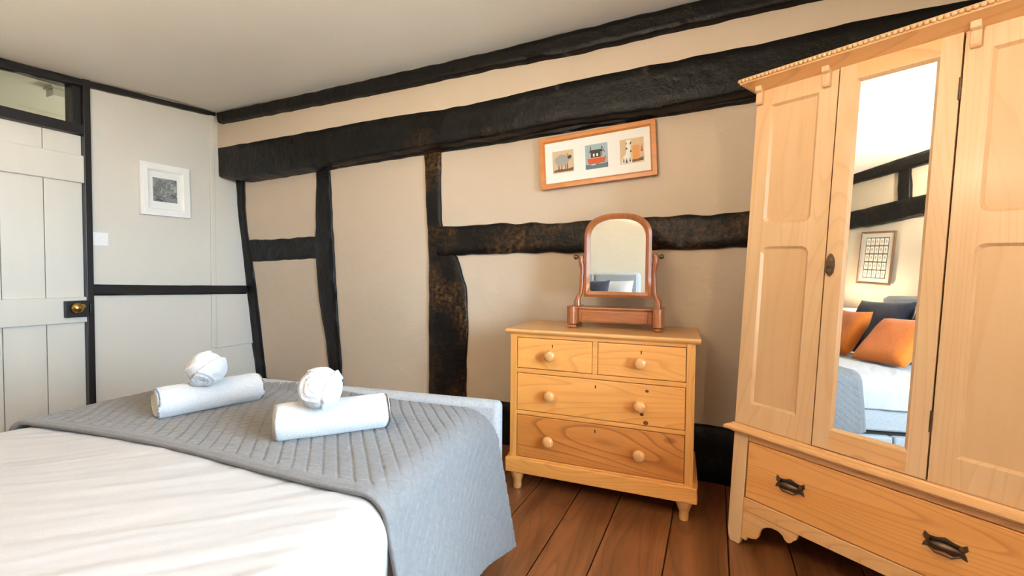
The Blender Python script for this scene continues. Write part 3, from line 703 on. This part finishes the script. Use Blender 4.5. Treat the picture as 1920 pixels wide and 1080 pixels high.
b2 = MB().prism([(0.007+p, 0.001+q) for p, q in rc(-hw, hw, -hw*1.08, hw*1.08)], yf-0.001, yf).build('print', 'ink_blue', t3, label='print of a red boat on a grey sea')
shapes('boat_drawing', b2, [('ink_sea', [(-hw, -0.07), (hw, -0.07), (hw, -0.042), (0.03, -0.047), (0, -0.042), (-0.03, -0.048), (-hw, -0.043)]), ('ink_white', rc(-0.03, -0.005, -0.05, -0.046)),
    ('ink_dark', rc(-0.033, 0.025, -0.006, 0.026)), ('ink_white', rc(-0.02, -0.01, 0.0, 0.016)), ('ink_white', rc(0.0, 0.01, 0.0, 0.016)), ('ink_dark', [(-0.044, 0.026), (-0.034, 0.038), (0.03, 0.038), (0.04, 0.024)]),
    ('ink_dark', rc(-0.034, -0.031, 0.03, 0.06)), ('ink_dark', rc(0.03, 0.033, 0.0, 0.055)), ('ink_brown', [(0.036, 0.05), (0.05, 0.02), (0.046, 0.018), (0.033, 0.048)]),
    ('ink_red', [(-0.054, -0.012), (-0.05, -0.008), (0.05, -0.008), (0.057, -0.004), (0.046, -0.04), (-0.046, -0.042)]), ('ink_orange', rc(-0.05, 0.05, -0.012, -0.008))], 0.007, 0.001, yf-0.001)
b3 = MB().prism([(0.208+p, 0.0+q) for p, q in rc(-hw, hw, -hw*1.05, hw*1.05)], yf-0.001, yf).build('print', 'ink_tan', t3, label='orange and white print with dark patches')
shapes('abstract_drawing', b3, [('ink_orange', rc(0.004, 0.042, -0.05, 0.028)), ('ink_brown', [(0.0, -0.064), (0.062, -0.06), (0.062, -0.04), (0.03, -0.05), (0.002, -0.05)]), ('ink_white', [(-0.034, -0.05), (-0.008, -0.05), (-0.004, 0.064), (-0.03, 0.064)]),
    ('ink_white', [(-0.062, -0.066), (0.0, -0.066), (-0.01, -0.02), (-0.03, -0.01), (-0.05, -0.03)]), ('ink_dark', [(-0.035, 0.01), (-0.022, 0.012), (-0.03, 0.026)]), ('ink_dark', [(-0.012, 0.036), (-0.002, 0.04), (-0.004, 0.056)]), ('ink_dark', [(-0.033, 0.04), (-0.028, 0.052), (-0.026, 0.04)]),
    ('ink_dark', [(-0.05, -0.06), (-0.046, -0.03), (-0.042, -0.06)]), ('ink_dark', [(-0.036, -0.064), (-0.03, -0.036), (-0.024, -0.064)]), ('ink_dark', [(-0.016, -0.06), (-0.01, -0.034), (-0.006, -0.06)]), ('ink_dark', [(-0.01, -0.008), (0.0, -0.004), (-0.006, 0.008)]), ('ink_red', [(0.048, -0.01), (0.056, 0.03), (0.06, -0.01)])], 0.208, 0.0, yf-0.001)
# white framed engraving on the left wall
t4, mo, yf = frame_pic('framed_engraving', 'white square framed grey engraving on the left wall', 0.345, 0.40, 0.05, 'white_frame', 'mount_white', 0.03)
MB().box(-0.084, 0.084, yf-0.001, yf, -0.09, 0.092).build('print', 'engraving', mo)
m = MB(); m.ringplate(rectloop(-0.15, 0.15, -0.178, 0.178, 4), rectloop(-0.125, 0.125, -0.153, 0.153, 4), -0.034, -0.028, -0.026); m.build('frame_bead', 'white_frame', t4)
t4.location = (X0+0.004, 2.047, 1.736); t4.rotation_euler = (0, math.radians(-1.0), math.radians(90))
# framed card set above the bed (seen in the wardrobe mirror)
t5, mo, yf = frame_pic('framed_card_set', 'dark framed set of twenty five small cards above the headboard', 0.37, 0.535, 0.011, 'dark_frame', 'mount_grey')
bk = MB().box(-0.125, 0.125, yf-0.001, yf, -0.205, 0.205).build('card_backing', 'ink_dark', t5)
cme = None
for i in range(5):
    for j in range(5):
        if cme is None:
            m = MB(); m.box(-0.020, 0.020, -0.001, 0, -0.035, 0.035); m.m = 1
            m.prism(ell(0, 0.004, 0.010, 0.018, 10), -0.0014, -0.001); m.prism(rc(-0.012, 0.012, -0.03, -0.026), -0.0014, -0.001)
            c = m.build('card', ['ink_card', 'ink_grey'], bk); cme = c
        else:
            c = cme.copy(); col.objects.link(c); c.parent = bk
        c.location = (-0.098+0.049*i, yf-0.001, -0.162+0.081*j)
t5.location = (-2.24, YF+0.016, 1.52); t5.rotation_euler = (0, math.radians(-4.5), math.radians(180))

# light switch
sw = thing('light_switch', 'white square light switch beside the door post', 'light switch', (X0, 1.64, 1.325))
MB().box(0, 0.01, -0.046, 0.046, -0.048, 0.048).build('plate', 'white_plastic', sw, bevel=0.003)
MB().box(0.009, 0.014, -0.010, 0.010, -0.014, 0.014).build('rocker', 'white_plastic', sw, bevel=0.002)

# ------------------------------------------------------------------ bed
BA = math.radians(8.3); BO = Vector((-0.753, 1.577, 0))
BM = Matrix.Translation(BO) @ Matrix.Rotation(BA, 4, 'Z')
ZT = 0.588
bed = thing('bed', 'double bed upholstered in pale grey linen with padded foot and headboard', 'bed', mat=BM)
m = MB().box(-1.48, 0.0, -0.062, 0.0, 0.03, 0.604)
m.build('footboard', 'grey_linen', bed, bevel=0.024, seg=4, smooth=60)
m = MB().box(-1.50, 0.03, -2.14, -2.05, 0.05, 1.135); m.build('headboard', 'grey_linen', bed, bevel=0.04, seg=4, smooth=60)
for k in range(3): MB().box(-1.48+0.5*k, -1.0+0.5*k, -2.06, -2.035, 0.45, 1.115).build('headboard_pad', 'grey_linen', bed, bevel=0.03, seg=4, smooth=60)
MB().box(-1.44, -0.045, -2.05, -0.062, 0.245, 0.40).build('base', 'grey_linen', bed, bevel=0.015, smooth=60)
MB().box(-1.40, -0.085, -2.03, -0.08, 0.02, 0.245).build('plinth', 'keyhole_dark', bed)
for a, b in ((-2.03, -1.06), (-1.05, -0.10)):
    MB().box(-0.42, -0.045, a, b, 0.03, 0.215).build('under_bed_drawer', 'grey_linen', bed, bevel=0.012, smooth=60)
MB().box(-1.43, -0.05, -2.03, -0.08, 0.40, 0.555).build('mattress', 'white_cotton', bed, bevel=0.04, seg=4, smooth=60)
for sx_ in (-1.42, -0.06):
    for sy_ in (-2.0, -0.03): MB().lathe([(0.022, 0), (0.026, 0.06)], (sx_, sy_, 0), 'Z', 12).build('leg', 'lock_black', bed)

def bedgrid(name, mat, prof, nu, nv, b0, b1, thick, smooth=True):
    """prof(s, b) -> (a, z): cross-section of the cover; s in 0..1, b along the bed"""
    vs = []
    for j in range(nv+1):
        for i in range(nu+1):
            s = i/nu; t = j/nv
            bb_ = b0(s)+(b1(s)-b0(s))*t
            a, z, db_ = prof(s, bb_, t)
            vs.append((a, bb_+db_, z))
    fs = [(j*(nu+1)+i, j*(nu+1)+i+1, (j+1)*(nu+1)+i+1, (j+1)*(nu+1)+i) for j in range(nv) for i in range(nu)]
    o = MB().add(vs, fs).build(name, mat, None)
    o.matrix_world = BM
    flip_to(o, (0, 0, 1)); o.data.shade_smooth(); solid(o, thick, -1)
    return o
def cover_path(al, ar, zt, zl, zr, rl_, rr_, al_h, ar_h):
    """polyline left hem -> up -> rounded shoulder -> across -> rounded shoulder -> right hem"""
    P = [(al_h, zl), (al, zt-rl_)]
    for k in range(1, 9):
        q = PI/2*k/8; P.append((al+rl_*(1-math.cos(q)), zt-rl_*(1-math.sin(q))))
    for k in range(1, 12):
        f = k/12; P.append((al+rl_+(ar-rr_-al-rl_)*f, zt+0.006*math.sin(PI*f)))
    for k in range(0, 9):
        q = PI/2*k/8; P.append((ar-rr_*(1-math.sin(q)), zt-rr_*(1-math.cos(q))))
    P.append((ar_h, zr)); return P
def along(P, s):
    d = [0]
    for p, q in zip(P[:-1], P[1:]): d.append(d[-1]+math.hypot(q[0]-p[0], q[1]-p[1]))
    L = s*d[-1]
    for i in range(len(P)-1):
        if L <= d[i+1]+1e-9:
            f = (L-d[i])/max(1e-9, d[i+1]-d[i]); p, q = P[i], P[i+1]
            nx, nz_ = -(q[1]-p[1]), (q[0]-p[0]); ln = math.hypot(nx, nz_) or 1
            return p[0]+(q[0]-p[0])*f, p[1]+(q[1]-p[1])*f, nx/ln, nz_/ln, L
    return P[-1][0], P[-1][1], 1, 0, d[-1]
DP_ = cover_path(-1.475, -0.012, ZT, 0.40, 0.385, 0.075, 0.085, -1.465, -0.02)
def duvet_prof(s, b, t):
    a, z, nx, nz_, L = along(DP_, s)
    k = (a*0.217-b*0.314)/0.3817; l = (a*0.314+b*0.217)/0.3817     # across / along the creases
    k += 0.05*nz(a*2.5, b*2.5, 11); h = 0.0045*nz(k*13, l*2.1, 2)+0.0040*nz(k*30, l*3.0, 6)+0.002*nz(k*60, l*5.0, 16)+0.006*nz(a*2.2, b*2.2, 9)
    h += 0.010*sm((b+2.0)/-0.1)
    e = sm((0.45-z)/0.06)*0.006*math.sin(b*16)
    return a+nx*h+e, z+nz_*h, 0
duvet = bedgrid('duvet', 'white_cotton', duvet_prof, 200, 190, lambda s: -1.98, lambda s: -0.30, 0.02)
tag(duvet, 'crisp white duvet spread over the bed, softly creased', 'duvet')

TPC = {}
def throw_path(b):
    b = round(b, 3)
    if b not in TPC: TPC[b] = throw_path_(b)
    return TPC[b]
def throw_path_(b):
    f = sm((b+0.35)/0.30)          # towards the foot
    zr = 0.045+0.27*max(0, -b-0.02); ar = -0.012+0.012*f; rr_ = 0.075+0.07*f
    ah = 0.045+0.022*f
    zt = ZT+0.016-0.032*f
    return cover_path(-1.492, ar, zt, 0.16, zr, 0.08, rr_, -1.505, ah)
def throw_prof(s, b, t):
    bq = min(b, -0.03)
    a, z, nx, nz_, L = along(throw_path(bq), s)
    # over the footboard on the left side, tucked inside it on the right
    if a < -0.3 and nz_ > 0.5: z += 0.022*sm((b+0.10)/0.06)*sm((-0.45-a)/0.4)
    if z > ZT and b > -0.03: z -= 0.05*sm((b+0.02)/0.03)
    cw = 0.046; Lw = L+0.006*nz(a*4, b*4, 7)
    g1 = abs(math.sin(PI*(Lw+b*0.8)/cw)); g2 = abs(math.sin(PI*(Lw-b*0.8)/cw))
    q = min(1, g1*2.6)**0.8*(0.6+0.4*min(1, g2*2.6)**0.8)
    h = 0.0042*q+0.0014*nz(L*40, b*75, 3)+0.003*nz(L*5, b*5, 4)
    side = sm((ZT-0.06-z)/0.2)
    h += side*0.012*math.sin(b*9+1.0)*(1 if a > -0.5 else 0.5)
    fe = sm((0.045-t)/0.02)
    h = h*(1-fe)+0.004*fe+0.005*sm((0.09-t)/0.06)*sm(t/0.015)
    return a+nx*h, z+nz_*h, 0
def tb0(s): return -0.735-0.075*sm((s-0.2)/0.6)-0.012*math.sin(s*9)
def tb1(s): return -0.064+0.07*sm((0.62-s)/0.25)
throw = bedgrid('quilted_throw', 'grey_quilt', throw_prof, 760, 270, tb0, tb1, 0.014)
tag(throw, 'grey quilted throw across the foot of the bed, hanging to the floor', 'throw')

# ---- towels
def towel_roll(p, q, r, label):
    p = BM @ Vector(p); q = BM @ Vector(q); L = (q-p).length; ang = math.atan2(q.y-p.y, q.x-p.x)
    m = MB(); rings = []; nth, nx = 40, 26
    for i in range(nx+1):
        xx = -L/2+L*i/nx; row = []
        e = min(i, nx-i); rs = r*(0.93 if e == 0 else 0.985 if e == 1 else 1.0)
        for k in range(nth):
            a = 2*PI*k/nth; sp = 0.006*(((a-0.6) % (2*PI))/(2*PI)-0.5)
            rr = rs+sp+0.0025*nz(xx*14, math.cos(a)*2+p.x*5, math.sin(a)*2)
            zz = rr*math.sin(a)*0.93
            row.append((xx+0.004*nz(a, i*0.5, p.x*9)*(1 if e < 2 else 0), rr*math.cos(a)*1.04, max(zz, -r*0.84)+r*0.84))
        rings.append(row)
    m.loft(rings, cap=False)
    # spiral ends
    for sgn, row in ((-1, rings[0]), (1, rings[-1])):
        prev = row; loops = [row]; c = Vector((row[0][0], 0, r*0.86))
        for q_, dx in ((0.86, 0.002), (0.8, -0.006), (0.66, 0.0), (0.6, -0.007), (0.46, -0.001), (0.4, -0.008), (0.25, -0.002), (0.18, -0.008), (0.03, -0.004)):
            loops.append([tuple(Vector((sgn*(L/2+dx), 0, 0))+Vector((0, (v[1])*q_, r*0.86+(v[2]-r*0.86)*q_))) for v in row])
        m.loft(loops, cap=True)
    o = m.build('rolled_towel', 'towel_white', None, smooth=70)
    o.location = (p+q)/2; o.rotation_euler = (0, 0, ang)
    return tag(o, label, 'towel', 'rolled towels on the throw')
ZQ = ZT+0.025
towel_roll((-1.03, -0.60, ZQ), (-0.90, -0.31, ZQ), 0.057, 'white rolled bath towel lying nearer the door')
towel_roll((-0.505, -0.635, ZQ), (-0.262, -0.425, ZQ), 0.058, 'white rolled bath towel lying nearer the chest of drawers')
def rosette(px, py, zc, r, label, steps, caps):
    """a face cloth twisted into a bud: a soft ball built of overlapping folded layers"""
    c = hit(px, py, (0, 0, 1), (0, 0, zc))
    f_ = (CAM-Vector((c.x, c.y, zc))).normalized(); er = Vector((0, 0, 1)).cross(f_).normalized(); eu = f_.cross(er)
    W3 = lambda q: (er*q[0]+eu*q[1]+f_*q[2]).normalized()
    S_ = [(W3(q), o, h) for q, o, h in steps]; C_ = [(W3(q), ra, h) for q, ra, h in caps]
    m = MB(); rows = []; nth, nph = 110, 76
    for j in range(nph+1):
        ph = 0.01+(PI-0.02)*j/nph; row = []
        for k in range(nth):
            th = 2*PI*k/nth; d = Vector((math.sin(ph)*math.cos(th), math.sin(ph)*math.sin(th), math.cos(ph)))
            wv = Vector((nz(d.x*2, d.y*2, d.z*2+px), nz(d.y*2, d.z*2, d.x*2+px), 0))*0.12
            rr = 0.93+0.05*nz(d.x*2.3, d.y*2.3, d.z*2.3+px)+0.018*nz(d.x*7, d.y*7, d.z*7)
            for n1, o, h in S_:
                t_ = d.dot(n1)-o+wv.x; rr += h*sm(t_/0.05+0.5)*math.exp(-max(0, t_)*1.6)
            for n1, ra, h in C_:
                an = math.acos(max(-1, min(1, d.dot(n1))))+wv.y
                for lay in range(3):      # a curl: rim after rim stepping down to its middle
                    t_ = ra*(1-0.34*lay)-an; rr -= h*(0.75**lay)*sm(t_/0.06+0.5)
                    rr += 0.55*h*math.exp(-(t_/0.11)**2)
            v = d*(r*rr); row.append((v.x, v.y, max(v.z, -r*0.9)+r*0.9))
        rows.append(row)
    m.loft(rows, cap=True)
    o = m.build('towel_rosette', 'towel_white', None, smooth=85)
    o.location = (c.x, c.y, zc-r*0.9)
    tag(o, label, 'towel', 'twisted face cloths on the rolls')
rosette(388, 692, 0.760, 0.061, 'small white towel twisted into a bud on the roll nearer the door', [((0.55, -0.75, 0.25), 0.05, 0.13), ((-0.6, 0.75, 0.1), 0.62, 0.10)], [((-0.35, -0.72, 0.6), 0.62, 0.09), ((0.05, 0.75, 0.6), 0.55, 0.05)])
rosette(600, 728, 0.765, 0.062, 'small white towel twisted into a bud on the roll nearer the chest of drawers', [((0.9, -0.3, 0.2), 0.42, 0.14), ((0.3, 0.9, 0.1), 0.62, 0.09)], [((-0.30, 0.12, 0.9), 0.78, 0.07)])

# ---- pillows and cushions at the head (seen in the mirrors)
def cushion(name, label, cat, group, w, h, th, mat, a, b, z, lean, twist, spin=0):
    n = 22; f = []; g = []
    for j in range(n+1):
        for i in range(n+1):
            u, v = -1+2*i/n, -1+2*j/n
            pin = 1-0.06*(1-abs(v)**2)*0-0.05*(1-v*v)*abs(u)**3-0.0
            x_ = u*w/2*(1-0.06*(1-v*v)*abs(u)**4); z__ = v*h/2*(1-0.06*(1-u*u)*abs(v)**4)
            t_ = th/2*((1-u**4)*(1-v**4))**0.55*(1-0.15*nz(u*2, v*2, a*3))
            f.append((x_, -t_, z__)); g.append((x_, t_, z__))
    N = n+1; fs = [(j*N+i, j*N+i+1, (j+1)*N+i+1, (j+1)*N+i) for j in range(n) for i in range(n)]
    m = MB().add(f, fs).add(g, [q[::-1] for q in fs])
    o = m.build(name, mat, None, smooth=80)
    R = Matrix.Rotation(twist, 4, 'Z') @ Matrix.Rotation(lean, 4, 'X') @ Matrix.Rotation(spin, 4, 'Y')
    base = min((R @ v.co).z for v in o.data.vertices)
    o.matrix_world = BM @ Matrix.Translation((a, b, z-base)) @ R
    tag(o, label, cat, group); return o
ZP = ZT+0.008
# local +y points to the foot, so a backward lean tips the top towards -y
cushion('pillow', 'white pillow against the headboard on the door side', 'pillow', 'white pillows', 0.70, 0.46, 0.14, 'white_cotton', -1.12, -1.90, ZP+0.006, math.radians(16), 0)
cushion('pillow', 'white pillow against the headboard on the window side', 'pillow', 'white pillows', 0.68, 0.46, 0.14, 'white_cotton', -0.36, -1.90, ZP+0.006, math.radians(16), 0)
cushion('navy_cushion', 'dark navy cushion on the door side behind the orange cushion', 'cushion', 'navy cushions', 0.62, 0.50, 0.14, 'navy_velvet', -1.13, -1.73, ZP+0.006, math.radians(18), 0.03)
cushion('navy_cushion', 'dark navy cushion on the window side behind the orange cushion', 'cushion', 'navy cushions', 0.55, 0.47, 0.14, 'navy_velvet', -0.52, -1.73, ZP+0.006, math.radians(18), -0.03)
cushion('orange_cushion', 'burnt orange cushion on the door side of the bed', 'cushion', 'orange cushions', 0.42, 0.42, 0.13, 'orange_velvet', -1.20, -1.52, ZP+0.006, math.radians(26), 0.12)
cushion('orange_cushion', 'burnt orange cushion on the window side of the bed', 'cushion', 'orange cushions', 0.43, 0.43, 0.13, 'orange_velvet', -0.60, -1.46, ZP+0.006, math.radians(40), -0.15)

# ------------------------------------------------------------------ bedside table, lamps and added fill lights
bt_ = thing('bedside_table', 'small pine bedside table on the door side of the headboard', 'table', (-2.28, -0.62, 0))
MB().box(-0.2, 0.2, -0.17, 0.17, 0.53, 0.55).build('top', 'pine_chest_top', bt_, bevel=0.004)
MB().box(-0.18, 0.18, -0.15, 0.15, 0.38, 0.53).build('body', 'pine_chest', bt_, bevel=0.003)
d = MB().box(-0.16, 0.16, 0.15, 0.158, 0.40, 0.515).build('drawer', 'pine_chest', bt_, bevel=0.002)
MB().lathe([(0.01, 0.158), (0.018, 0.17), (0.012, 0.18), (0.001, 0.181)], (0, 0, 0.457), 'Y', 14).build('knob', 'pine_knob', d, smooth=40)
for sx_ in (-0.165, 0.165):
    for sy_ in (-0.135, 0.135): MB().box(sx_-0.015, sx_+0.015, sy_-0.015, sy_+0.015, 0, 0.38).build('leg', 'pine_stile', bt_, bevel=0.002)
def point(name, loc, e, c, r):
    l = bpy.data.lights.new(name, 'POINT'); l.energy = e; l.color = c; l.shadow_soft_size = r
    o = bpy.data.objects.new(name, l); col.objects.link(o); o.location = loc; return o
tl = thing('table_lamp', 'lit table lamp with a paper shade on the bedside table', 'lamp', (-2.28, -0.64, 0.55))
MB().lathe([(0.06, 0), (0.06, 0.012), (0.02, 0.025), (0.014, 0.06), (0.03, 0.11), (0.036, 0.15), (0.02, 0.2), (0.008, 0.23), (0.008, 0.33)], (0, 0, 0), 'Z', 20).build('base', 'white_frame', tl, smooth=40)
m = MB(); m.loft([[(r*math.cos(2*PI*k/28), r*math.sin(2*PI*k/28), h) for k in range(28)] for r, h in ((0.13, 0.27), (0.085, 0.45))], cap=False)
o = m.build('shade', 'lamp_paper', tl, smooth=40); solid(o, 0.002, 0)
MB().lathe([(0.01, 0.33), (0.024, 0.35), (0.028, 0.37), (0.02, 0.39), (0.001, 0.398)], (0, 0, 0), 'Z', 14).build('bulb', 'bulb_glow', tl, smooth=60)
point('bedside_lamp_light', (-2.28, -0.64, 0.55+0.42), 20, WARM, 0.03)
pd = thing('pendant_lamp', 'cone shaded pendant lamp hanging near the window', 'lamp', (0.62, 0.02, 1.80))
MB().lathe([(0.004, 0.12), (0.004, 0.66)], (0, 0, 0), 'Z', 8).build('cord', 'white_plastic', pd)
MB().lathe([(0.05, 0.645), (0.045, 0.668), (0.01, 0.675)], (0, 0, 0), 'Z', 16).build('ceiling_rose', 'white_plastic', pd, smooth=40)
MB().lathe([(0.03, 0.06), (0.03, 0.12), (0.008, 0.13)], (0, 0, 0), 'Z', 16).build('holder', 'brass', pd, smooth=40)
m = MB(); m.loft([[(r*math.cos(2*PI*k/32), r*math.sin(2*PI*k/32), h) for k in range(32)] for r, h in ((0.16, -0.04), (0.12, 0.05), (0.035, 0.11))], cap=False)
o = m.build('shade', 'lamp_paper', pd, smooth=60); solid(o, 0.002, 0)
MB().lathe([(0.012, 0.06), (0.03, 0.03), (0.035, 0.0), (0.025, -0.025), (0.001, -0.034)], (0, 0, 0), 'Z', 16).build('bulb', 'bulb_glow', pd, smooth=60)
point('pendant_lamp_light', (0.62, 0.02, 1.742), 14, WARM, 0.025)
ld = thing('landing_fill', 'lamp added to light the landing beyond the fanlight', 'lamp', (X0-0.8, 2.3, 2.1))  # invented source, brightens the space behind the fanlight
MB().lathe([(0.01, 0.42), (0.01, 0.08), (0.05, 0.06), (0.09, 0.04), (0.1, 0.01), (0.06, -0.03), (0.001, -0.04)], (0, 0, 0), 'Z', 20).build('globe', 'lamp_paper', ld, smooth=60)
point('landing_fill_light', (X0-0.8, 2.3, 2.0), 9, (1.0, 0.95, 0.8), 0.06)

bl = thing('fill_bowl', 'unseen uplighter bowl over the bed head, added as ceiling fill', 'lamp', (-0.95, -0.40, 1.83))  # fill light added out of view of camera and mirrors, washes the ceiling
m = MB(); m.loft([[(r*math.cos(2*PI*k/36), r*math.sin(2*PI*k/36), h) for k in range(36)] for r, h in ((0.02, 0.0), (0.09, 0.012), (0.15, 0.045), (0.18, 0.09))], cap=False)
o = m.build('bowl', 'white_frame', bl, smooth=60); solid(o, 0.003, 0)
for k in range(3):
    a = 2*PI*k/3; MB().tube([(0.178*math.cos(a), 0.178*math.sin(a), 0.088), (0.01*math.cos(a), 0.01*math.sin(a), 0.36)], 0.0025, 6).build('chain', 'brass', bl)
MB().lathe([(0.004, 0.355), (0.004, 0.62), (0.05, 0.625), (0.05, 0.642)], (0, 0, 0), 'Z', 14).build('ceiling_rose', 'white_plastic', bl, smooth=40)
MB().lathe([(0.02, 0.01), (0.03, 0.05), (0.034, 0.07), (0.02, 0.095), (0.001, 0.10)], (0, 0, 0), 'Z', 14).build('bulb', 'bulb_glow', bl, smooth=60)
point('fill_bowl_light', (-0.95, -0.40, 1.95), 92, (1.0, 0.85, 0.66), 0.05)
